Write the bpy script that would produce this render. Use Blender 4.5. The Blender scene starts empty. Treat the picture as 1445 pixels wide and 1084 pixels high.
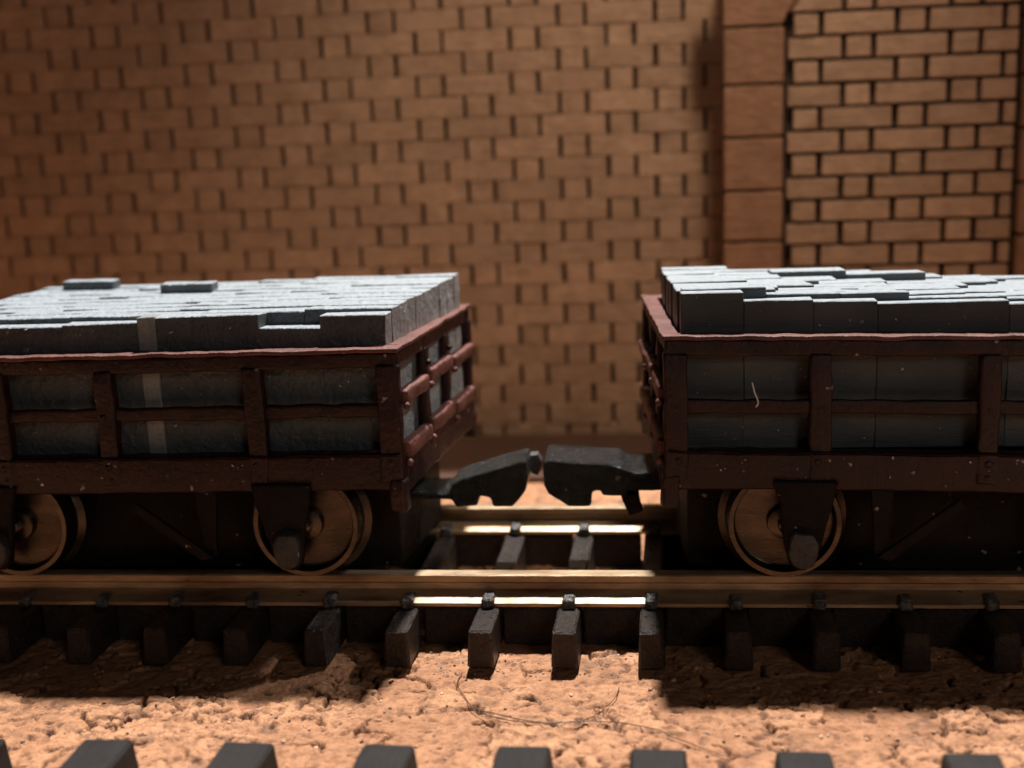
import bpy, bmesh, math, random
import numpy as np
from mathutils import Vector, Matrix, noise

S = 0.1                      # one Blender unit is one centimetre; all lengths below are millimetres
random.seed(11)
scene = bpy.context.scene
COL = scene.collection

# ------------------------------------------------------------------ camera
cam_d = bpy.data.cameras.new('camera'); cam = bpy.data.objects.new('camera', cam_d); COL.objects.link(cam)
scene.camera = cam
cr = Vector((0.99443, 0.09904, -0.03608)); cu = Vector((0.01506, 0.20524, 0.97860)); cf = Vector((-0.10432, 0.97369, -0.20260))
M = Matrix(((cr.x, cu.x, -cf.x, 0.0), (cr.y, cu.y, -cf.y, -55.245*S), (cr.z, cu.z, -cf.z, 19.014*S), (0, 0, 0, 1)))
cam.matrix_world = M
cam_d.sensor_width = 36.0; cam_d.lens = 1700.1*36/1445
cam_d.clip_start = 0.05; cam_d.clip_end = 200
cam_d.dof.use_dof = True; cam_d.dof.focus_distance = 50.5*S; cam_d.dof.aperture_fstop = 0.56
cam_d.dof.aperture_blades = 0

# ------------------------------------------------------------------ room light and added fill spots
w = bpy.data.worlds.new('World'); scene.world = w; w.use_nodes = True
bg = w.node_tree.nodes['Background']; bg.inputs[0].default_value = (1.0, 0.86, 0.72, 1); bg.inputs[1].default_value = 0.005

def lamp(name, loc, target, size, power, color, shape='DISK'):
    d = bpy.data.lights.new(name, 'AREA'); d.shape = shape; d.size = size*S; d.energy = power; d.color = color
    o = bpy.data.objects.new(name, d); COL.objects.link(o); o.location = Vector(loc)*S
    o.rotation_euler = (Vector(target)-Vector(loc)).to_track_quat('-Z', 'Y').to_euler()
    return o
lamp('ceiling_spotlight', (9, 114, 305), (-4, -2, 2), 20, 24000, (1.0, 0.97, 0.93))
lamp('ceiling_spotlight', (186, 124, 224), (-8, 0, 8), 16, 3300, (1.0, 0.95, 0.90))
def spot(name, loc, target, power, color, radius, cone, blend):
    d = bpy.data.lights.new(name, 'SPOT'); d.energy = power; d.color = color; d.shadow_soft_size = radius*S
    d.spot_size = math.radians(cone); d.spot_blend = blend
    o = bpy.data.objects.new(name, d); COL.objects.link(o); o.location = Vector(loc)*S
    o.rotation_euler = (Vector(target)-Vector(loc)).to_track_quat('-Z', 'Y').to_euler()
spot('wall_fill', (11, -5, 74), (-4, 31, 8), 1080, (1.0, 0.84, 0.66), 4, 58, 1.0)  # added spot above the view, coned to brighten the wall alone
spot('front_fill', (78, -155, 80), (6, 30, 10), 1050, (1.0, 0.93, 0.86), 22, 56, 1.0)  # added soft fill from the front right, source unseen

scene.view_settings.view_transform = 'Standard'; scene.view_settings.look = 'None'
scene.view_settings.exposure = 0.0; scene.view_settings.gamma = 1.0

# ------------------------------------------------------------------ materials
def mat(name, build):
    m = bpy.data.materials.new(name); m.use_nodes = True
    nt = m.node_tree; b = nt.nodes['Principled BSDF']
    build(nt, b); return m
def N(nt, t, **kw):
    n = nt.nodes.new(t)
    for k, v in kw.items():
        if k in n.inputs: n.inputs[k].default_value = v
        else: setattr(n, k, v)
    return n
def coords(nt, shared=False):
    tc = N(nt, 'ShaderNodeTexCoord')
    if not shared: return tc.outputs['Object']
    oi = N(nt, 'ShaderNodeObjectInfo')
    mul = N(nt, 'ShaderNodeMath', operation='MULTIPLY'); mul.inputs[1].default_value = 37.0
    nt.links.new(oi.outputs['Random'], mul.inputs[0])
    ad = N(nt, 'ShaderNodeVectorMath', operation='ADD')
    nt.links.new(tc.outputs['Object'], ad.inputs[0]); nt.links.new(mul.outputs[0], ad.inputs[1])
    return ad.outputs[0]
def noise_tex(nt, vec, scale, detail=4, rough=.6, stretch=None):
    if stretch:
        mp = N(nt, 'ShaderNodeMapping'); mp.inputs['Scale'].default_value = stretch
        nt.links.new(vec, mp.inputs['Vector']); vec = mp.outputs[0]
    n = N(nt, 'ShaderNodeTexNoise'); n.inputs['Scale'].default_value = scale
    n.inputs['Detail'].default_value = detail; n.inputs['Roughness'].default_value = rough
    nt.links.new(vec, n.inputs['Vector']); return n.outputs['Fac']
def ramp(nt, fac, stops):
    r = N(nt, 'ShaderNodeValToRGB'); e = r.color_ramp.elements
    while len(e) < len(stops): e.new(.5)
    for k, (p, c) in enumerate(stops):
        e[k].position = p; e[k].color = (*c, 1) if len(c) == 3 else c
    nt.links.new(fac, r.inputs[0]); return r.outputs[0]
def mix(nt, fac, a, b, mode='MIX'):
    m = N(nt, 'ShaderNodeMix', data_type='RGBA', blend_type=mode)
    for i, v in ((0, fac), (6, a), (7, b)):
        if hasattr(v, 'links') or isinstance(v, bpy.types.NodeSocket): nt.links.new(v, m.inputs[i])
        else: m.inputs[i].default_value = v if i == 0 else (*v, 1)
    return m.outputs[2]
def bump(nt, b, h, strength, dist, prev=None):
    n = N(nt, 'ShaderNodeBump'); n.inputs['Strength'].default_value = strength; n.inputs['Distance'].default_value = dist*S
    nt.links.new(h, n.inputs['Height'])
    if prev is not None: nt.links.new(prev, n.inputs['Normal'])
    nt.links.new(n.outputs[0], b.inputs['Normal']); return n.outputs[0]

def m_paint(c1, c2, rough=.42, bs=.5, chips=True, spec=.5):
    def f(nt, b):
        v = coords(nt)
        big = noise_tex(nt, v, 7, 5, .65); fine = noise_tex(nt, v, 42, 5, .7)
        col = ramp(nt, big, [(.3, c1), (.7, c2)])
        if chips:
            ch = noise_tex(nt, v, 22, 2, .5)
            k = ramp(nt, ch, [(.715, (0, 0, 0)), (.745, (1, 1, 1))])
            col = mix(nt, k, col, (.30, .24, .21))
        nt.links.new(col, b.inputs['Base Color'])
        rr = ramp(nt, fine, [(.3, (rough-.1,)*3), (.7, (rough+.16,)*3)]); nt.links.new(rr, b.inputs['Roughness'])
        b.inputs['Specular IOR Level'].default_value = spec
        n1 = bump(nt, b, big, bs*.8, .28); bump(nt, b, fine, bs, .10, n1)
    return f
M_BODY = mat('red_brown_paint', m_paint((.013, .0026, .0030), (.032, .0060, .0066), .34, .6, True, .42))
M_CAP = mat('red_brown_paint_lit', m_paint((.085, .023, .017), (.20, .070, .052), .45, .8))  # paler copy of the body paint, light on caps and end rails painted in
M_UNDER = mat('underframe_black_brown', m_paint((.006, .0038, .0034), (.014, .0085, .0075), .62, .6, True, .2))
M_AXLEBOX = mat('axlebox_worn_black', m_paint((.016, .015, .015), (.075, .075, .078), .45, .9))
M_COUPLER = mat('coupler_black', m_paint((.004, .005, .005), (.014, .017, .017), .17, 2.6))

def m_slate(nt, b, worn=False):
    v = coords(nt)
    oi = N(nt, 'ShaderNodeObjectInfo')
    big = noise_tex(nt, v, 5, 5, .6); fine = noise_tex(nt, v, 55, 6, .75); grain = noise_tex(nt, v, 13, 5, .65, (1, 1, 7))
    base = ramp(nt, big, [(.28, (.056, .064, .069)), (.72, (.104, .116, .122))])
    base = mix(nt, .35, base, ramp(nt, oi.outputs['Random'], [(0, (.055, .062, .067)), (1, (.112, .122, .128))]))
    ch = noise_tex(nt, v, 34, 3, .6)
    k = ramp(nt, ch, [(.70, (0, 0, 0)), (.75, (1, 1, 1))])
    base = mix(nt, k, base, (.30, .30, .29))
    # dry-brush grey on upper edges; light on tops and ends painted in
    at = N(nt, 'ShaderNodeAttribute', attribute_name='brushed_lit')
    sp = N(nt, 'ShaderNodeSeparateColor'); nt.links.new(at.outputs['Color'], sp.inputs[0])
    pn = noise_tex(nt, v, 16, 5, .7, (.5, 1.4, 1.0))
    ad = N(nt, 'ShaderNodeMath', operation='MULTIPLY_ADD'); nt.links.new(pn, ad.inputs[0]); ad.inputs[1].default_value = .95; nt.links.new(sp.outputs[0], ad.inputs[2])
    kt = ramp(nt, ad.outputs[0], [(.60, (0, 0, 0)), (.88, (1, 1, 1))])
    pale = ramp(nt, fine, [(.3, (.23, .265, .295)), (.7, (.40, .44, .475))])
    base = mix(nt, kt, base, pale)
    base = mix(nt, sp.outputs[1], base, ramp(nt, fine, [(.3, (.36, .365, .37)), (.7, (.46, .465, .47))]))  # end faces coloured paler to carry the light falling on them
    nt.links.new(base, b.inputs['Base Color'])
    nt.links.new(ramp(nt, fine, [(.3, (.34,)*3), (.7, (.58,)*3)]), b.inputs['Roughness'])
    if worn:
        wr = noise_tex(nt, v, 30, 3, .55); lump = noise_tex(nt, v, 9, 3, .5)
        n1 = bump(nt, b, lump, .35, .3); n1 = bump(nt, b, wr, .9, .17, n1); bump(nt, b, fine, .5, .07, n1)
    else:
        sc = noise_tex(nt, v, 8, 4, .7, (1, 1, 16))
        n1 = bump(nt, b, grain, .35, .18); n1 = bump(nt, b, sc, .6, .10, n1); bump(nt, b, fine, .6, .08, n1)
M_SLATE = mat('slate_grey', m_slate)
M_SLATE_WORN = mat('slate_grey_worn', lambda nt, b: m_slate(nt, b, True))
def m_slate_pale(nt, b):
    v = coords(nt); fine = noise_tex(nt, v, 40, 5, .7)
    nt.links.new(ramp(nt, fine, [(.3, (.20, .21, .21)), (.7, (.32, .33, .33))]), b.inputs['Base Color'])
    b.inputs['Roughness'].default_value = .45; bump(nt, b, fine, .5, .08)
M_SLATE_PALE = mat('slate_reflection_streak', m_slate_pale)  # paler grey painted as a reflection down one slate

def m_rail(c1, c2, metallic, r0, r1):
    def f(nt, b):
        v = coords(nt); a = noise_tex(nt, v, 9, 4, .6, (.25, 1, 1)); fine = noise_tex(nt, v, 60, 4, .7, (.3, 1, 1))
        cc = ramp(nt, a, [(.3, c1), (.7, c2)]); sc = noise_tex(nt, v, 26, 4, .65, (.5, 1, 2))
        cc = mix(nt, ramp(nt, sc, [(.66, (0, 0, 0)), (.72, (1, 1, 1))]), cc, tuple(q*.3 for q in c1))
        nt.links.new(cc, b.inputs['Base Color'])
        b.inputs['Metallic'].default_value = metallic
        nt.links.new(ramp(nt, fine, [(.3, (r0,)*3), (.7, (r1,)*3)]), b.inputs['Roughness'])
        bump(nt, b, fine, .3, .05)
    return f
M_RAIL = mat('nickel_silver_rail', m_rail((.20, .118, .064), (.58, .44, .29), .7, .42, .66))
M_WHEEL = mat('tarnished_wheel', m_rail((.070, .053, .042), (.140, .110, .088), .95, .24, .38))

def m_plastic(nt, b):
    v = coords(nt, True); big = noise_tex(nt, v, 10, 4, .6); fine = noise_tex(nt, v, 38, 5, .7)
    nt.links.new(ramp(nt, big, [(.3, (.016, .010, .008)), (.7, (.042, .028, .022))]), b.inputs['Base Color'])
    nt.links.new(ramp(nt, fine, [(.3, (.22,)*3), (.7, (.42,)*3)]), b.inputs['Roughness'])
    n1 = bump(nt, b, big, .6, .25); bump(nt, b, fine, 1.0, .22, n1)
M_SLEEPER = mat('sleeper_plastic', m_plastic)
def m_clip(nt, b):
    v = coords(nt, True); big = noise_tex(nt, v, 24, 4, .7)
    nt.links.new(ramp(nt, big, [(.4, (.03, .025, .023)), (.62, (.16, .15, .145))]), b.inputs['Base Color'])
    b.inputs['Roughness'].default_value = .3; bump(nt, b, big, 1.0, .25)
M_CLIP = mat('clip_plastic_worn', m_clip)
def m_plastic2(nt, b):
    v = coords(nt, True); big = noise_tex(nt, v, 6, 4, .6); fine = noise_tex(nt, v, 26, 5, .7, (3, .35, 1))
    nt.links.new(ramp(nt, big, [(.3, (.014, .0115, .0105)), (.7, (.026, .021, .019))]), b.inputs['Base Color'])
    nt.links.new(ramp(nt, fine, [(.3, (.58,)*3), (.7, (.75,)*3)]), b.inputs['Roughness'])
    bump(nt, b, fine, .55, .10); b.inputs['Specular IOR Level'].default_value = .22
M_SLEEPER2 = mat('sleeper_plastic_grey', m_plastic2)

def m_mdf(c1, c2, tint):
    def f(nt, b):
        v = coords(nt, True); oi = N(nt, 'ShaderNodeObjectInfo')
        big = noise_tex(nt, v, 6, 5, .7); fine = noise_tex(nt, v, 30, 6, .75); fib = noise_tex(nt, v, 16, 4, .6, (.6, 1, 1.6))
        col = ramp(nt, big, [(.28, c1), (.72, c2)])
        t = ramp(nt, oi.outputs['Random'], [(0, (1-tint,)*3), (1, (1+tint*.4,)*3)])
        col = mix(nt, 1.0, col, t, 'MULTIPLY')
        col = mix(nt, .3, col, ramp(nt, fib, [(.3, c1), (.75, c2)]))
        nt.links.new(col, b.inputs['Base Color'])
        b.inputs['Roughness'].default_value = .72; b.inputs['Specular IOR Level'].default_value = .3
        n1 = bump(nt, b, fib, .8, .20); bump(nt, b, fine, .8, .10, n1)
    return f
M_BRICK = mat('fibreboard_brick', m_mdf((.31, .180, .108), (.58, .355, .222), .20))
M_BLOCK = mat('fibreboard_block', m_mdf((.23, .112, .062), (.40, .205, .115), .16))
M_MORTAR = mat('burnt_fibreboard', m_mdf((.030, .015, .008), (.062, .031, .016), .1))

def m_cork(nt, b):
    at = N(nt, 'ShaderNodeAttribute', attribute_name='cork_colour')
    v = coords(nt); fine = noise_tex(nt, v, 22, 6, .72); mid = noise_tex(nt, v, 9, 5, .65)
    col = mix(nt, 1.0, at.outputs['Color'], ramp(nt, fine, [(.30, (.50, .43, .37)), (.55, (1.0, 1.0, 1.0)), (.78, (1.15, 1.17, 1.18))]), 'MULTIPLY')
    spk = noise_tex(nt, v, 30, 3, .55)
    col = mix(nt, ramp(nt, spk, [(.655, (0, 0, 0)), (.70, (1, 1, 1))]), col, (.16, .07, .035))
    nt.links.new(col, b.inputs['Base Color'])
    b.inputs['Roughness'].default_value = .6; b.inputs['Specular IOR Level'].default_value = .35
    n1 = bump(nt, b, mid, .35, .35); bump(nt, b, fine, .9, .22, n1)
M_CORK = mat('cork', m_cork)
def m_hair(c):
    def f(nt, b):
        b.inputs['Base Color'].default_value = (*c, 1); b.inputs['Roughness'].default_value = .4
    return f
M_HAIR = mat('brown_hair', m_hair((.10, .045, .02))); M_FIBRE = mat('white_fibre', m_hair((.8, .78, .72)))

# ------------------------------------------------------------------ helpers
def tag(o, label=None, cat=None, group=None, kind=None):
    if label: o['label'] = label
    if cat: o['category'] = cat
    if group: o['group'] = group
    if kind: o['kind'] = kind
    return o
def empty(name, loc=(0, 0, 0)):
    o = bpy.data.objects.new(name, None); COL.objects.link(o); o.location = Vector(loc)*S; o.empty_display_size = .2; return o
def link(name, bm, material, parent=None, smooth=False, loc=None):
    me = bpy.data.meshes.new(name)
    bmesh.ops.recalc_face_normals(bm, faces=bm.faces[:])
    bm.to_mesh(me); bm.free()
    me.materials.append(material)
    if smooth:
        for p in me.polygons: p.use_smooth = True
    o = bpy.data.objects.new(name, me); COL.objects.link(o)
    if parent: o.parent = parent
    if loc is not None: o.location = Vector(loc)*S
    return o
def jit(co, amp, freq, seed):
    n = noise.noise_vector(Vector((co.x*freq+seed, co.y*freq-seed*.7, co.z*freq+seed*.3)))
    return n*amp
def rbox(x0, x1, y0, y1, z0, z1, bev=.08, cut=0, amp=0.0, seed=0., fn=None, freq=8., segs=1):
    """rough bevelled box in mm, cut every `cut` mm along its long axis and jittered"""
    bm = bmesh.new(); bmesh.ops.create_cube(bm, size=1)
    for v in bm.verts:
        v.co = Vector((x0+(v.co.x+.5)*(x1-x0), y0+(v.co.y+.5)*(y1-y0), z0+(v.co.z+.5)*(z1-z0)))
    if bev: bmesh.ops.bevel(bm, geom=bm.edges[:], offset=bev, segments=segs, profile=.6, affect='EDGES')
    if cut:
        ext = (x1-x0, y1-y0, z1-z0); ax = ext.index(max(ext)); lo = (x0, y0, z0)[ax]; n = int(ext[ax]/cut)
        no = [0, 0, 0]; no[ax] = 1
        for k in range(1, n+1):
            p = [0, 0, 0]; p[ax] = lo+ext[ax]*k/(n+1)
            bmesh.ops.bisect_plane(bm, geom=bm.verts[:]+bm.edges[:]+bm.faces[:], plane_co=p, plane_no=no)
    for v in bm.verts:
        if amp: v.co += jit(v.co, amp, freq*.1*1.3, seed)
        if fn: v.co = fn(v.co)
        v.co *= S
    return bm
def prism(poly, y0, y1, bev=.06, amp=0., seed=0., fn=None, sub=False):
    """polygon in x-z extruded along y"""
    bm = bmesh.new()
    f = bm.faces.new([bm.verts.new((x, y0, z)) for x, z in poly])
    r = bmesh.ops.extrude_face_region(bm, geom=[f])
    for g in r['geom']:
        if isinstance(g, bmesh.types.BMVert): g.co.y = y1
    bmesh.ops.recalc_face_normals(bm, faces=bm.faces[:])
    if bev: bmesh.ops.bevel(bm, geom=bm.edges[:], offset=bev, segments=2, profile=.6, affect='EDGES')
    if sub:
        bmesh.ops.triangulate(bm, faces=bm.faces[:])
        bmesh.ops.subdivide_edges(bm, edges=bm.edges[:], cuts=2, use_grid_fill=True)
    for v in bm.verts:
        if amp: v.co += jit(v.co, amp, 1.1, seed)
        if fn: v.co = fn(v.co)
        v.co *= S
    return bm
def lathe_y(profile, cx, cz, n=48):
    """profile of (y, r) turned about the y axis"""
    bm = bmesh.new(); rings = []
    for y, r in profile:
        if r < 1e-6: rings.append([bm.verts.new((cx*S, y*S, cz*S))]); continue
        rings.append([bm.verts.new(((cx+r*math.cos(2*math.pi*k/n))*S, y*S, (cz+r*math.sin(2*math.pi*k/n))*S)) for k in range(n)])
    for a, b in zip(rings, rings[1:]):
        for k in range(n):
            k2 = (k+1) % n
            if len(a) == 1 and len(b) == 1: continue
            if len(a) == 1: bm.faces.new((a[0], b[k], b[k2]))
            elif len(b) == 1: bm.faces.new((a[k], a[k2], b[0]))
            else: bm.faces.new((a[k], a[k2], b[k2], b[k]))
    return bm
def dome(x, y, z, r, h, axis='y', n=8):
    bm = bmesh.new(); bmesh.ops.create_icosphere(bm, subdivisions=2, radius=1)
    for v in bm.verts:
        d = jit(v.co*3, .12, 1, x+z)
        v.co = v.co+d
        s = (h, r, r) if axis == 'x' else (r, h, r) if axis == 'y' else (r, r, h)
        v.co = Vector((x+v.co.x*s[0], y+v.co.y*s[1], z+v.co.z*s[2]))*S
    return bm
def tube(pts, r, n=6):
    bm = bmesh.new(); P = [Vector(p) for p in pts]; rings = []
    for i, p in enumerate(P):
        t = (P[min(i+1, len(P)-1)]-P[max(i-1, 0)]).normalized()
        a = t.cross(Vector((0, 0, 1))); a = a.normalized() if a.length > 1e-3 else Vector((1, 0, 0)); b = t.cross(a)
        rings.append([bm.verts.new((p+(a*math.cos(2*math.pi*k/n)+b*math.sin(2*math.pi*k/n))*r)*S) for k in range(n)])
    for a, b in zip(rings, rings[1:]):
        for k in range(n): bm.faces.new((a[k], a[(k+1) % n], b[(k+1) % n], b[k]))
    bm.faces.new(rings[0]); bm.faces.new(rings[-1][::-1])
    return bm
def smooth_path(pts, per=8):
    out = []; n = len(pts)
    for i in range(n-1):
        p0, p1, p2, p3 = (Vector(pts[max(i-1, 0)]), Vector(pts[i]), Vector(pts[i+1]), Vector(pts[min(i+2, n-1)]))
        for k in range(per):
            t = k/per
            out.append(.5*((2*p1)+(p2-p0)*t+(2*p0-5*p1+4*p2-p3)*t*t+(3*p1-p0-3*p2+p3)*t**3))
    out.append(Vector(pts[-1])); return out

# ------------------------------------------------------------------ ground: cork sheet
GZ = -3.0
rng = np.random.default_rng(5)
def hash2(i, j, k):
    h = np.sin(i*127.1+j*311.7+k*74.7)*43758.5453
    return h-np.floor(h)
def vnoise(x, y, k):
    i = np.floor(x); j = np.floor(y); u = x-i; v = y-j; u = u*u*(3-2*u); v = v*v*(3-2*v)
    return (hash2(i, j, k)*(1-u)+hash2(i+1, j, k)*u)*(1-v)+(hash2(i, j+1, k)*(1-u)+hash2(i+1, j+1, k)*u)*v
def fbm(x, y, k, o=4):
    s = 0; a = .5
    for n in range(o): s = s+a*vnoise(x*2**n, y*2**n, k+n*13); a *= .5
    return s
def voro(x, y, k):
    i0 = np.floor(x); j0 = np.floor(y); f1 = np.full_like(x, 9.); f2 = np.full_like(x, 9.); cid = np.zeros_like(x)
    for di in (-1, 0, 1):
        for dj in (-1, 0, 1):
            i = i0+di; j = j0+dj
            d = np.hypot(i+.1+.8*hash2(i, j, k)-x, j+.1+.8*hash2(i, j, k+5)-y)
            c = hash2(i, j, k+9)
            nf = d < f1
            f2 = np.where(nf, f1, np.minimum(f2, d)); cid = np.where(nf, c, cid); f1 = np.where(nf, d, f1)
    return f1, f2, cid
def cork_height(x, y):
    wx = x+.9*(fbm(x*.9, y*.9, 3)-.5)+.35*(fbm(x*3.5, y*3.5, 31)-.5); wy = y+.9*(fbm(x*.9, y*.9, 17)-.5)+.35*(fbm(x*3.5, y*3.5, 47)-.5)
    f1, f2, c = voro(wx/2.4+wy*.12, wy/1.8-wx*.17, 1)
    u2, v2 = wx/1.15+wy*.3, wy/.85-wx*.2
    g1, g2, e = voro(u2, v2, 2)
    q1, q2, t = voro(wx/.5, wy/.42, 7)
    chip = np.clip((c-.30)*3.2, 0, 1)*np.clip((fbm(x*.5, y*.5, 90)-.28)*6, 0, 1)      # how far a large granule is broken into chips
    open1 = np.clip((fbm(x*1.0, y*1.0, 60)-.50)*9, 0, 1); open2 = np.clip((fbm(x*1.4, y*1.4, 75)-.50)*10, 0, 1)*chip
    open3 = np.clip((fbm(x*1.3, y*1.3, 77)-.42)*7, 0, 1)*np.maximum(chip, .35)
    crack = np.exp(-((f2-f1)/.055)**2)*open1; crack2 = np.exp(-((g2-g1)/.11)**2)*open2; crack3 = np.exp(-((q2-q1)/.11)**2)*open3
    pit = np.clip(fbm(x*2.2, y*2.2, 120)-.60, 0, 1)*5
    tilt = ((hash2(np.floor(e*977), 1, 3)-.5)*(u2-np.floor(u2)-.5)+(hash2(np.floor(e*977), 2, 5)-.5)*(v2-np.floor(v2)-.5))
    h = .16*(c-.5)+chip*(.16*(e-.5)+.08*(t-.5)+.10*tilt)-.5*crack-.30*crack2-.09*crack3-.15*np.clip(pit, 0, 1)+.05*(fbm(x*5, y*5, 150)-.5)+.05*(fbm(x*11, y*11, 170)-.5)
    return h, c, e*.6+t*.4, np.maximum(crack, crack3*.5), crack2, chip, pit
xs = np.concatenate([np.linspace(-80, -30, 60, endpoint=False), np.arange(-30, 18, .072), np.linspace(18, 70, 62)])
ys = np.concatenate([np.linspace(-44, -20, 36, endpoint=False), np.arange(-20, -6.5, .072), np.arange(-6.5, 20, .26), np.linspace(20, 60, 34)])
X, Y = np.meshgrid(xs, ys)
h, c, e, crack, crack2, op2, pit = cork_height(X, Y)
Zg = GZ+h-.05
cols = np.empty(X.shape+(4,), np.float32)
lo = np.array([.44, .200, .098]); hi = np.array([.68, .345, .180]); dk = np.array([.075, .032, .017])
tone = np.clip(.25+.55*c+.35*(e-.5)*op2+.5*(fbm(X*.3, Y*.3, 200)-.5), 0, 1)[..., None]
rgb = lo*(1-tone)+hi*tone
dark = np.clip(1.2*crack+1.1*crack2+.85*np.clip(pit, 0, 1), 0, .96)[..., None]
rgb = rgb*(1-dark)+dk*dark
bark = (np.clip(fbm(X*.8+40, Y*.8, 230)-.62, 0, 1)*6).clip(0, .7)[..., None]
rgb = rgb*(1-bark)+np.array([.24, .12, .065])*bark
cols[..., :3] = rgb; cols[..., 3] = 1
ny, nx = X.shape
verts = np.stack([X*S, Y*S, Zg*S], -1).reshape(-1, 3)
idx = np.arange(ny*nx).reshape(ny, nx)
quads = np.stack([idx[:-1, :-1], idx[:-1, 1:], idx[1:, 1:], idx[1:, :-1]], -1).reshape(-1, 4)
me = bpy.data.meshes.new('cork_ground')
me.vertices.add(len(verts)); me.vertices.foreach_set('co', verts.ravel().astype(np.float32))
me.loops.add(quads.size); me.loops.foreach_set('vertex_index', quads.ravel().astype(np.int32))
me.polygons.add(len(quads)); me.polygons.foreach_set('loop_start', np.arange(0, quads.size, 4, dtype=np.int32))
me.polygons.foreach_set('loop_total', np.full(len(quads), 4, np.int32))
me.update(calc_edges=True)
ca = me.color_attributes.new('cork_colour', 'FLOAT_COLOR', 'POINT'); ca.data.foreach_set('color', cols.reshape(-1))
me.materials.append(M_CORK); me.polygons.foreach_set('use_smooth', np.ones(len(quads), bool))
ground = bpy.data.objects.new('cork_ground', me); COL.objects.link(ground)
tag(ground, 'orange brown cork sheet with cracked granules under the tracks', 'ground', kind='structure')
def gz(x, y):
    return GZ-.05+float(cork_height(np.array([[float(x)]]), np.array([[float(y)]]))[0][0, 0])

M_STRIP = mat('dark_shade_strip', m_mdf((.080, .037, .022), (.14, .066, .040), .1))
strip = link('wall_foot_shade', rbox(-80, 70, 19.5, 33.8, GZ-.6, GZ+.32, .08, 3, .1, 8.), M_STRIP)  # added dark strip, its colour stands for the shade at the wall foot
tag(strip, 'dark brown strip standing in for shade along the foot of the brick wall', 'shade strip', kind='structure')

# ------------------------------------------------------------------ walls
def brick_mesh(name, wd, ht, dp, bev, seed):
    """front faces -y; origin at the centre of the front face"""
    bm = rbox(-wd/2, wd/2, 0, dp, -ht/2, ht/2, bev, 0, .022, seed)
    m = bpy.data.meshes.new(name); bmesh.ops.recalc_face_normals(bm, faces=bm.faces[:]); bm.to_mesh(m); bm.free(); return m
def courses(thing, x_lo, x_hi, z_lo, z_hi, y, z_ref, x_ref, c, P, jv, jh, dp, visible, material):
    hdr = .285*P; rest = bmesh.new(); n = 0; cache = {}
    k0 = math.floor((z_lo-z_ref)/c)-1; k1 = math.ceil((z_hi-z_ref)/c)+1
    for k in range(k0, k1+1):
        zc = z_ref+k*c
        za, zb = max(zc-c/2, z_lo), min(zc+c/2, z_hi)
        if zb-za < .35: continue
        off = 0 if k % 2 == 0 else P*.5
        i0 = math.floor((x_lo-x_ref-off)/P)-2; i1 = math.ceil((x_hi-x_ref-off)/P)+2
        for i in range(i0, i1+1):
            xr = x_ref+off+i*P                                   # right edge of the header
            for a, b in ((xr-hdr, xr), (xr, xr+P-hdr)):
                a2, b2 = max(a, x_lo), min(b, x_hi)
                if b2-a2 < .45: continue
                wd = b2-a2-jv; ht = zb-za-jh
                xc = (a2+b2)/2+random.uniform(-.03, .03); zz = (za+zb)/2+random.uniform(-.02, .02); yy = y+random.uniform(-.05, .05)
                key = (round(wd, 1), round(ht, 1), random.randrange(3))
                if key not in cache: cache[key] = brick_mesh('brick', wd, ht, dp, .055, key[2]*9.1+wd)
                if visible(xc, zz) and n < 299:
                    o = bpy.data.objects.new('brick', cache[key]); COL.objects.link(o); o.parent = thing
                    if not cache[key].materials: cache[key].materials.append(material)
                    o.location = Vector((xc, yy, zz))*S
                    o.rotation_euler = (random.uniform(-.006, .006), random.uniform(-.004, .004), random.uniform(-.006, .006)); n += 1
                else:
                    tb = bmesh.new(); tb.from_mesh(cache[key]); tb.transform(Matrix.Translation(Vector((xc, yy, zz))*S))
                    tm = bpy.data.meshes.new('t'); tb.to_mesh(tm); tb.free(); rest.from_mesh(tm); bpy.data.meshes.remove(tm)
    if len(rest.verts):
        o = link('bricks_out_of_view', rest, material, thing); o['kind'] = 'stuff'
    else: rest.free()
    return n

WY, WTOP = 30.65, 31.2
wall = tag(empty('brick_wall', (0, 0, 0)), 'long brown fibreboard brick wall behind the wagons, left of the block pilaster', 'wall')
link('backing_board', rbox(-60, 12, WY+.55, WY+3.0, GZ-.3, WTOP, .05), M_MORTAR, wall)
def vis_left(x, z):
    if x < -46.5 or x > 7.5: return False
    return z > 10.6 or (-14 < x < 4.5 and z > 0.5)
nb = courses(wall, -60, 9, GZ-.2, WTOP, WY, 26.95, -23.25, 1.4805, 6.664, .28, .035, .75, vis_left, M_BRICK)

WY2 = 25.5
panel = tag(empty('brick_wall', (0, 0, 0)), 'nearer brown brick wall panel with a block pilaster, at the right', 'wall')
link('backing_board', rbox(5.9, 46, WY2+.6, WY2+3.2, GZ-.3, WTOP, .05), M_MORTAR, panel)
courses(panel, 9.62, 24.1, GZ-.2, WTOP, WY2, 23.7, 15.12, 1.47, 6.55, .36, .22, .8, lambda x, z: z > 8, M_BRICK)
courses(panel, 28.2, 46, GZ-.2, WTOP, WY2, 23.7, 15.12, 1.47, 6.55, .36, .22, .8, lambda x, z: False, M_BRICK)
for px in (5.75, 24.3):
    edges = [GZ-.2, .9, 4.5, 8.1, 11.55, 14.87, 18.28, 21.58, 25.17]
    for a, b in zip(edges, edges[1:]):
        link('stone_block', rbox(px, px+3.74, WY2-.32, WY2+.9, a+.09, b-.09, .09, 1.2, .05, a), M_BLOCK, panel)
    link('capital_block', prism([(px-.02, 25.27), (px+3.66, 25.27), (px+3.95, 26.0), (px+4.75, 27.2), (px+4.75, WTOP), (px-.9, WTOP), (px-.9, 28.3), (px-.02, 27.6)], WY2-.36, WY2+.9, .08), M_BLOCK, panel)

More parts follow.
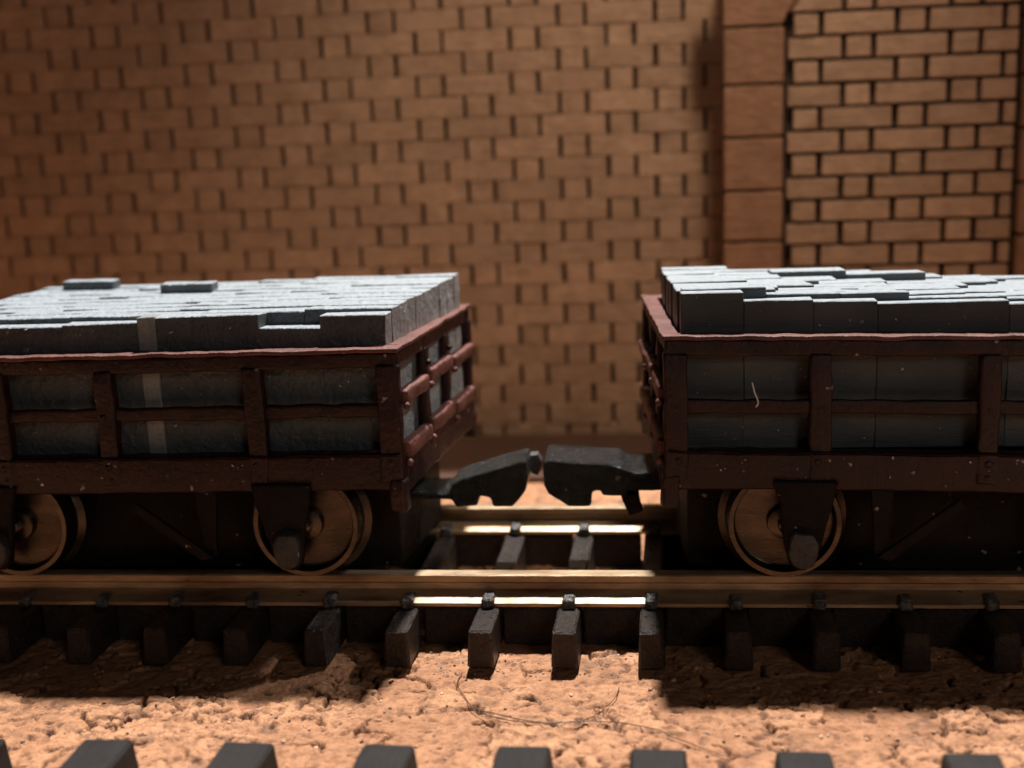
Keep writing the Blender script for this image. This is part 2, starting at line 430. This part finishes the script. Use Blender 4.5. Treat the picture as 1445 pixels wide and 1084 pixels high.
# ------------------------------------------------------------------ tracks
RAIL_H = 1.22
def rail_bm(y, x0, x1, h=RAIL_H, top=0.0, seed=0, hw=.66, fw=2.0):
    z1 = top; z0 = top-h
    prof = [(-fw/2, z0), (-fw/2, z0+.15), (-.34, z0+.42), (-.16, z0+.50), (-.16, z1-.46), (-hw/2, z1-.34), (-hw/2, z1-.06), (-hw/2+.08, z1),
            (hw/2-.08, z1), (hw/2, z1-.06), (hw/2, z1-.34), (.16, z1-.46), (.16, z0+.50), (.34, z0+.42), (fw/2, z0+.15), (fw/2, z0)]
    bm = bmesh.new(); n = int((x1-x0)/1.2); rings = []
    for k in range(n+1):
        x = x0+(x1-x0)*k/n
        rings.append([bm.verts.new(Vector((x, y+a, b))*S+jit(Vector((x, y+a*3, b*3)), .0012, .9, seed)) for a, b in prof])
    m = len(prof)
    for a, b in zip(rings, rings[1:]):
        for k in range(m): bm.faces.new((a[k], a[(k+1) % m], b[(k+1) % m], b[k]))
    bm.faces.new(rings[0]); bm.faces.new(rings[-1][::-1])
    return bm
def sleeper_mesh(name, wd, ln, ht, seed, top_in=.08):
    bm = rbox(-wd/2, wd/2, -ln/2, ln/2, -ht, 0, .10, .8, .035, seed)
    for v in bm.verts:
        if v.co.z > -ht*S*.5: v.co.x *= 1-top_in/wd; v.co.y *= 1-.10/ln
        else: v.co.x *= 1.07
    return bm
trk = tag(empty('railway_track', (0, 0, 0)), 'railway track carrying the two slate wagons, brassy rails on dark sleepers', 'track')
rails_y = (-4.86, 4.86)
for k, y in enumerate(rails_y): link('rail', rail_bm(y, -58, 40, seed=k*7.), M_RAIL, trk)
PITCH = 3.5516
sl_me = []
for k in range(4):
    bm = sleeper_mesh('sleeper', 1.06, 17.0, 1.66, k*5.3)
    m = bpy.data.meshes.new('sleeper'); bmesh.ops.recalc_face_normals(bm, faces=bm.faces[:]); bm.to_mesh(m); bm.free(); m.materials.append(M_SLEEPER); sl_me.append(m)
def chair_bm(seed, s):
    return rbox(-.28, .28, min(s*.36, s*1.22), max(s*.36, s*1.22), -.02, .47, .09, .12, .09, seed+s)
ch_me = []
for k in range(4):
    bm = chair_bm(k*3.7, -1 if k % 2 else 1); m = bpy.data.meshes.new('rail_clip'); bmesh.ops.recalc_face_normals(bm, faces=bm.faces[:]); bm.to_mesh(m); bm.free(); m.materials.append(M_CLIP); ch_me.append(m)
SKEW = -.024
for i in range(-9, 8):
    x = -3.02+i*PITCH+random.uniform(-.06, .06)
    o = bpy.data.objects.new('sleeper', sl_me[i % 4]); COL.objects.link(o); o.parent = trk
    o.location = Vector((x+.05, 0, -RAIL_H-.06))*S; o.rotation_euler = (0, 0, SKEW+random.uniform(-.004, .004))
    for y in rails_y:
        for h_ in (0, 1):
            c_ = bpy.data.objects.new('rail_clip', ch_me[2*(i % 2)+h_]); COL.objects.link(c_); c_.parent = o
            c_.location = Vector((0, y, .04))*S
for y in rails_y:
    for i in range(-9, 7):
        xa = -3.02+i*PITCH
        link('spacer_web', rbox(xa+.5, xa+PITCH-.5, y-.84, y+.84, GZ-.1, -RAIL_H-.14, .08, .8, .05, i+y), M_SLEEPER, trk)

trk2 = tag(empty('railway_track', (0, 0, 0)), 'second railway track at the bottom edge, only its grey sleeper ends in view', 'track')
nearx = [-28.2, -23.4, -18.6, -13.75, -8.75, -4.05, .63, 5.4, 10.5, 15.3, 20.1]
s2 = []
for k in range(3):
    bm = sleeper_mesh('sleeper', 1.98, 26.0, 1.66, 40+k*4.4, .16)
    m = bpy.data.meshes.new('sleeper'); bmesh.ops.recalc_face_normals(bm, faces=bm.faces[:]); bm.to_mesh(m); bm.free(); m.materials.append(M_SLEEPER2); s2.append(m)
for i, x in enumerate(nearx):
    o = bpy.data.objects.new('sleeper', s2[i % 3]); COL.objects.link(o); o.parent = trk2
    o.location = Vector((x-.42, -30.75, -1.34))*S; o.rotation_euler = (0, 0, -.03+random.uniform(-.02, .02))
for y in (-23.7, -37.8):
    link('rail', rail_bm(y, -58, 40, 1.6, .30, seed=y, hw=.9, fw=1.8), M_RAIL, trk2)

# ------------------------------------------------------------------ wagons
def wagon(label, x_end, sgn, skew, zdrop, wheel_off, box_off, ztop, seed):
    """x_end: the coupled end; sgn +1 = the body runs towards +x from there"""
    t = tag(empty('slate_wagon', (0, 0, 0)), label, 'wagon', 'slate wagons')
    L = 23.2; y0, y1 = -6.1, 7.0; yc = (y0+y1)/2
    def fn(v):
        return Vector((x_end+sgn*v.x+skew*(v.y-y0), v.y, v.z+zdrop*v.x))
    sd = [seed]
    def bar(name, a, b, c, d, e_, f_, m=M_BODY, parent=None, bev=.14, cut=.7, amp=.08):
        sd[0] += 3.1
        return link(name, rbox(a, b, c, d, e_, f_, bev, cut, amp, sd[0], fn, segs=3), m, parent or t, True)
    zl, zm0, zm1, zt0 = 5.80, 7.38, 7.98, ztop-.82
    posts = [(0, .98), (5.95, 6.82), (12.68, 13.5), (17.6, 18.4), (L-.98, L)]
    bar('floor', .5, L-.5, y0+.45, y1-.45, 4.7, 5.55, M_UNDER)
    for side, (ya, yb) in enumerate(((y0+.1, y0+.62), (y1-.62, y1-.1))):
        s = -1 if side == 0 else 1
        yo = ya if s < 0 else yb
        bar('top_rail', .05, L-.05, ya, yb, zt0, ztop-.14)
        bar('middle_rail', .3, L-.3, ya+.1, yb-.1, zm0, zm1)
        bar('sole_bar', 0, L, ya-.05, yb+.05, 4.15, zl-.05)
        bar('ledge', .1, L-.1, ya-(.14 if s < 0 else 0), yb+(.14 if s > 0 else 0), zl-.10, zl+.05)
        for k, (pa, pb) in enumerate(posts):
            p = bar('post', pa, pb, ya-.11 if s < 0 else ya+.05, yb-.05 if s < 0 else yb+.11, 4.5, zt0+.12)
            for zz, rr in ((zm0+.25, .17), (5.38, .19), (4.78, .15)):
                q = fn(Vector(((pa+pb)/2+random.uniform(-.1, .1), yo+s*.10, zz)))
                if s < 0: link('bolt', dome(q.x, q.y+.05, q.z, rr, rr*.6), M_BODY, p, True)
        bar('cap_rail', -.06, L+.06, y0-.02 if s < 0 else y1-.95, y0+.95 if s < 0 else y1+.02, ztop-.14, ztop+.04, M_CAP, bev=.05, cut=.45, amp=.07)
    for end in (0, 1):
        X0 = 0 if end == 0 else L-.62
        out = 0 if end == 0 else L
        o = -1 if end == 0 else 1
        bar('end_top_rail', X0+.1, X0+.5, y0+.7, y1-.7, zt0, ztop-.15)
        bar('end_cap_rail', X0-.06 if end == 0 else X0-.05, X0+.68, y0+.96, y1-.96, ztop-.14, ztop+.035, M_CAP, bev=.05, cut=.45, amp=.07)
        bar('headstock', X0-.1 if o < 0 else X0+.1, X0+.5 if o < 0 else X0+.72, y0+.66, y1-.66, 4.0, zl)
        ys_ = [y0+.15, y0+4.6, y1-4.75, y1-.15]
        for k, yy in enumerate((y0+4.35, y1-5.0)):
            p = bar('end_post', X0+.06, X0+.44, yy, yy+.75, 4.4, zt0+.1)
            q = fn(Vector((out+o*.0, yy+.35, 8.9))); link('bolt', dome(q.x, q.y, q.z, .16, .16), M_BODY, p, True)
        spans = [(y0+.55, y0+4.15), (y0+4.45, y1-4.6), (y1-4.3, y1-.5)]
        for k, (a, b) in enumerate(spans):
            dz = (0, .12, -.05)[k]
            for zc, hh in ((8.15+dz, .33), (5.82+dz, .36)):
                bar('end_rail', X0-.22 if o < 0 else X0+.2, X0+.26 if o < 0 else X0+.74, a, b, zc-hh, zc+hh, M_CAP, bev=.16)
            for zc in (8.0, 5.5):
                q = fn(Vector((out+o*.16, a-.05, zc-.2+dz))); link('rivet', dome(q.x, q.y, q.z, .17, .17), M_CAP, t, True)
        for yy in (y0+.25, y1-.25):
            bar('headstock_end', X0-.08 if o < 0 else X0+.1, X0+.55 if o < 0 else X0+.7, yy-.36, yy+.36, 3.25, 4.7, M_BODY, bev=.14, amp=.14, cut=.3)
    # running gear
    fx = lambda x: x_end+sgn*x
    bar('underframe', 1.2, L-1.2, -3.1, 3.9, -.35, 4.6, M_UNDER, amp=.1)
    for k, off in enumerate((wheel_off, wheel_off+13.45)):
        cx = fx(off); cz = 2.42
        link('axle', lathe_y([(-5.9, 0), (-5.9, .32), (6.2, .32), (6.2, 0)], cx, cz, 12), M_WHEEL, t, True)
        for s in (-1, 1):
            pr = [(4.05, .0), (4.05, 2.62), (4.16, 2.76), (4.32, 2.74), (4.52, 2.46), (5.44, 2.40), (5.52, 2.36), (5.52, 2.16), (5.46, 2.12), (5.02, 2.06), (4.98, 1.96), (5.05, .75), (5.4, .7), (5.45, .55), (5.45, 0)]
            w_ = link('wheel', lathe_y([(s*a, r) for a, r in pr], cx, cz, 64), M_WHEEL, t, True)
            for p in w_.data.polygons: p.use_smooth = True
            w_.data.set_sharp_from_angle(angle=math.radians(28))
        for s, ya in ((-1, -6.05), (1, 6.0)):
            bx = fx(off)+sgn*0 + box_off
            poly = [(-1.5, 4.5), (-1.3, 3.5), (-1.0, 2.5), (-.72, 1.5), (-.5, .85), (-.2, .58), (.2, .58), (.5, .85), (.70, 1.5), (.80, 2.5), (.95, 3.5), (1.2, 4.5)]
            g = link('axle_guard', prism([(bx+a*(-sgn), b) for a, b in poly], ya-.22, ya+.22, .14, .09, seed+k), M_UNDER, t, True)
            link('axle_box', prism([(bx-.40, 2.35), (bx-.60, 1.95), (bx-.62, 1.4), (bx-.42, .96), (bx, .80), (bx+.42, .96), (bx+.62, 1.4), (bx+.60, 1.95), (bx+.40, 2.35)], min(ya, ya+s*.75), max(ya, ya+s*.75), .16, .12, seed+k*2, sub=True), M_AXLEBOX, g, True)
    bh = fx(9.0); 
    link('brake_hanger', prism([(bh-.5, 4.5), (bh+.5, 4.5), (bh+.28, 1.1), (bh-.28, 1.1)], -5.75, -5.45, .06, .05, seed), M_UNDER, t)
    link('brake_lever', prism([(bh-.2, 1.1), (bh+.35, .9), (bh+3.3, 3.2), (bh+3.1, 3.6)] if sgn > 0 else [(bh+.2, 1.1), (bh-.35, .9), (bh-3.3, 3.2), (bh-3.1, 3.6)], -6.0, -5.78, .06, .05, seed), M_UNDER, t)
    return t, fn, bar
wR, fnR, barR = wagon('dark red brown slate wagon on the right, coupled at its left end', 1.05, 1, -.062, -.018, 5.05, .62, 10.66, 3.)
wL, fnL, barL = wagon('dark red brown slate wagon on the left, its lit right end in view', -10.1, -1, .105, -.006, 4.65, -.62, 10.36, 60.)

# couplings
cpR = [(-4.46, 4.10), (-4.2, 4.22), (-.9, 3.98), (-.7, 3.72), (1.2, 3.7), (1.2, 2.75), (-.6, 2.72), (-.6, 2.5), (-1.75, 2.5), (-1.8, 2.78), (-2.2, 2.72), (-2.3, 2.0), (-3.35, 2.0), (-4.25, 2.62), (-4.46, 3.0)]
cpL = [(-11, 2.65), (-9.0, 2.65), (-8.75, 3.1), (-8.2, 3.36), (-5.45, 4.14), (-5.2, 4.10), (-5.15, 3.4), (-5.3, 2.7), (-5.95, 1.95), (-6.85, 1.95), (-6.95, 2.4), (-7.5, 2.52), (-7.6, 2.05), (-8.6, 1.95), (-8.8, 2.35), (-11, 2.35)]
link('coupling', prism(cpR, -1.7, 1.5, .16, .05, 4., sub=True), M_COUPLER, wR)
link('coupling', prism(cpL, -1.6, 1.2, .16, .05, 9., sub=True), M_COUPLER, wL)
link('coupling_hook', prism([(-5.3, 4.0), (-4.85, 4.05), (-4.62, 3.7), (-4.7, 3.3), (-4.85, 3.0), (-5.1, 3.1), (-5.3, 3.4)], .1, .9, .07, .06, 2., sub=True), M_AXLEBOX, wL)
link('coupling_hook', prism([(-.9, 2.6), (-.1, 2.6), (.1, 1.7), (-.5, 1.6)], -1.6, -.6, .1, .14, 5., sub=True), M_UNDER, wR)

# ------------------------------------------------------------------ slate loads
def slate(thing, xa, xb, ya, yb, zb, zt, fn, seed, m=M_SLATE, amp=.05, ends=False):
    o = link('slate', rbox(xa+.005, xb-.005, ya+.005, yb-.005, zb, zt, .035, .0 if xb-xa < 1.2 else 1.2, amp, seed, fn), m, thing)
    me_ = o.data; ca_ = me_.color_attributes.new('brushed_lit', 'FLOAT_COLOR', 'CORNER')
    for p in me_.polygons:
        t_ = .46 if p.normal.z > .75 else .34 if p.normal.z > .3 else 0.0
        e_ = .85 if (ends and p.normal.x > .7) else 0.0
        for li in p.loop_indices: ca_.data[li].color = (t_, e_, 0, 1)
    return o
# right: upright slates in rows, front row joints as in the photograph
loadR = tag(empty('slate_load', (0, 0, 0)), 'stacked grey slates with uneven stepped tops in the right wagon', 'slate load', 'slate loads')
rx0 = 1.80
shR = lambda v: Vector((v.x-.062*(v.y+5.1), v.y, v.z))
shL = lambda v: Vector((v.x+.150*(v.y+5.1), v.y, v.z))
def top_R(x, y): return 12.38-.052*(x-rx0)-.012*(y+5.15)
rows = [-5.12, -4.45, -3.85, -2.95, -2.1, -1.0, .1, 1.2, 2.4, 3.6, 4.7, 5.55]
front_x = [1.80, 4.39, 7.22, 9.80, 15.0, 19.0, 23.2]
for r_, (ya, yb) in enumerate(zip(rows, rows[1:])):
    if r_ == 0: xs_ = front_x
    else:
        xs_ = [rx0+random.uniform(-.06, .10)]
        while xs_[-1] < 23.2: xs_.append(min(xs_[-1]+random.uniform(2.2, 4.6), 23.25))
        if xs_[-1]-xs_[-2] < .8: xs_.pop(-2)
    for k, (a, b) in enumerate(zip(xs_, xs_[1:])):
        dz = random.uniform(-.10, .10) if r_ < 5 else random.uniform(-.04, .04)
        if r_ == 0: dz = (.0, -.22, -.16, -.10, 0, 0)[min(k, 5)]
        if r_ == 1: dz = (.12, .02, .12, .05)[k % 4]
        if r_ in (2, 3): dz += .08
        if r_ == 8 and a < 11.5 < b+1.5: dz += .26
        d_ = random.uniform(-.03, .03)
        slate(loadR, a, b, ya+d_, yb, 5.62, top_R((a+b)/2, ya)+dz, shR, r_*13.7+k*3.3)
# left
loadL = tag(empty('slate_load', (0, 0, 0)), 'worn pale topped grey slate stack in the left wagon, one slate sunk at the front', 'slate load', 'slate loads')
lx1 = -10.72
def top_L(x, y): return 11.86+.010*(x-lx1)+.030*(y+5.1)
rowsL = [-5.12, -4.25, -3.3, -2.2, -1.1, .1, 1.3, 2.5, 3.7, 4.9, 5.75]
frontL = [-10.72, -13.55, -16.3, -19.3, -20.95, -21.65, -25.2, -29, -32.6]
for r_, (ya, yb) in enumerate(zip(rowsL, rowsL[1:])):
    if r_ == 0: xs_ = frontL
    else:
        xs_ = [lx1+random.uniform(-.012, .012)]
        while xs_[-1] > -32.6: xs_.append(max(xs_[-1]-random.uniform(2.4, 5.0), -32.65))
        if xs_[-2]-xs_[-1] < .8: xs_.pop(-2)
    for k, (b, a) in enumerate(zip(xs_, xs_[1:])):
        dz = random.uniform(-.018, .018)
        if r_ == 0: dz = (-.14, -.62, -.02, .04, .06, -.18, -.24, -.2)[k]
        m = M_SLATE_PALE if (r_ == 0 and k == 4) else M_SLATE_WORN
        yy = ya+random.uniform(-.02, .02)+(-.06 if m is M_SLATE_PALE else 0)
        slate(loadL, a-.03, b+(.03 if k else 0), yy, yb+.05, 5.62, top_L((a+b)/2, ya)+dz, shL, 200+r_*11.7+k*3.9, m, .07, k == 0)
for xa, xb, ya in ((-29.6, -26.9, 4.3), (-23.55, -20.9, 2.2)):
    z = top_L(xa, ya)
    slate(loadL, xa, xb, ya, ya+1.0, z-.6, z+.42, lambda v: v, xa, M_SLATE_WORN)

# ------------------------------------------------------------------ stray hairs
def hair(name, pts, r, label, m, lift=.05, ground_=True):
    P = smooth_path([(x, y, 0) for x, y in pts], 10)
    P = [(p.x, p.y, gz(p.x, p.y)+r+lift) for p in P]
    zs = [p[2] for p in P]
    P = [(p[0], p[1], max(zs[max(0, i-4):i+5])) for i, p in enumerate(P)]
    tag(link(name, tube(P, r, 5), m, None, True), label, 'hair')
hair('hair_strand', [(-7.55, -8.6), (-7.6, -9.8), (-7.13, -11.03), (-6.23, -12.5), (-3.96, -13.29), (-2.1, -12.84), (-1.2, -11.2), (-.95, -9.93)], .019, 'fine brown hair curling in a U on the lit cork', M_HAIR)
hair('hair_strand', [(-6.3, -12.2), (-3.98, -13.12), (-1.55, -13.05), (.57, -13.7), (2.33, -14.85), (3.2, -15.5)], .02, 'fine brown hair trailing right to the foreground sleepers', M_HAIR)
fb = smooth_path([(4.62, -6.34, 8.75), (4.72, -6.4, 8.35), (4.86, -6.42, 7.95), (4.78, -6.36, 7.72)], 6)
tag(link('fibre', tube([tuple(p) for p in fb], .035, 5), M_FIBRE, None, True), 'tiny white fibre stuck to the middle rail of the right wagon', 'fibre')
def crumbs(name, n, lo_, hi_, r0, r1, material, label, seed, box):
    rr = random.Random(seed); bm = bmesh.new()
    for _ in range(n):
        x = rr.uniform(box[0], box[1]); y = rr.uniform(box[2], box[3]); r = r0+(r1-r0)*rr.random()**2.5
        tb = bmesh.new(); bmesh.ops.create_icosphere(tb, subdivisions=1, radius=r*S)
        for v in tb.verts: v.co = Vector((v.co.x*rr.uniform(.6, 1.7), v.co.y*rr.uniform(.6, 1.3), v.co.z*rr.uniform(.3, .8)))
        tb.transform(Matrix.Translation(Vector((x, y, gz(x, y)+r*.3))*S) @ Matrix.Rotation(rr.random()*6, 4, 'Z') @ Matrix.Rotation(rr.uniform(-.5, .5), 4, 'X'))
        tm = bpy.data.meshes.new('t'); tb.to_mesh(tm); tb.free(); bm.from_mesh(tm); bpy.data.meshes.remove(tm)
    o = link(name, bm, material); tag(o, label, 'crumbs', kind='stuff')
def m_plain(c1, c2, r=.6):
    def f(nt, b):
        v = coords(nt); n_ = noise_tex(nt, v, 12, 2, .5)
        nt.links.new(ramp(nt, n_, [(.35, c1), (.65, c2)]), b.inputs['Base Color']); b.inputs['Roughness'].default_value = r
    return f
crumbs('cork_crumbs', 300, 0, 0, .03, .12, mat('cork_crumb', m_plain((.36, .17, .09), (.66, .40, .25))), 'loose tan cork crumbs scattered over the cork sheet', 4, (-24, 14, -16, -6.2))
crumbs('dark_crumbs', 150, 0, 0, .02, .09, mat('dark_crumb', m_plain((.035, .02, .014), (.10, .055, .035))), 'tiny dark crumbs of bark and grit on the cork sheet', 9, (-24, 14, -15.5, -6.2))
crumbs('grit_by_sleepers', 150, 0, 0, .02, .07, mat('grey_grit', m_plain((.07, .055, .045), (.26, .21, .17), .5)), 'grey glue grit around the lit sleeper ends', 14, (-10, 1, -8.9, -6.0))
def specks(name, n, label, seed):
    rr = random.Random(seed); bm = bmesh.new()
    for k in range(n):
        x = rr.uniform(-27.5, -10.9) if k % 2 else rr.uniform(2.2, 15.2)
        if rr.random() < .45: y, z = -6.085, rr.uniform(4.4, 5.5)
        else: y, z = -5.13, rr.choice((rr.uniform(8.1, 9.6), rr.uniform(6.0, 7.2), rr.uniform(10.8, 11.4)))
        r = .02+.055*rr.random()**3
        tb = bmesh.new(); bmesh.ops.create_icosphere(tb, subdivisions=1, radius=r*S)
        for v in tb.verts: v.co = Vector((v.co.x*rr.uniform(.6, 2.0), v.co.y*.8, v.co.z*rr.uniform(.5, 1.2)))
        tb.transform(Matrix.Translation(Vector((x, y, z))*S) @ Matrix.Rotation(rr.uniform(-1.5, 1.5), 4, 'Y'))
        tm = bpy.data.meshes.new('t'); tb.to_mesh(tm); tb.free(); bm.from_mesh(tm); bpy.data.meshes.remove(tm)
    tag(link(name, bm, mat('pale_dust', m_plain((.40, .36, .32), (.80, .76, .70), .5))), label, 'dust', kind='stuff')
specks('dust_specks', 80, 'tiny pale dust specks clinging to the wagon sides', 21)
print('bricks', nb, 'objects', len(bpy.data.objects))
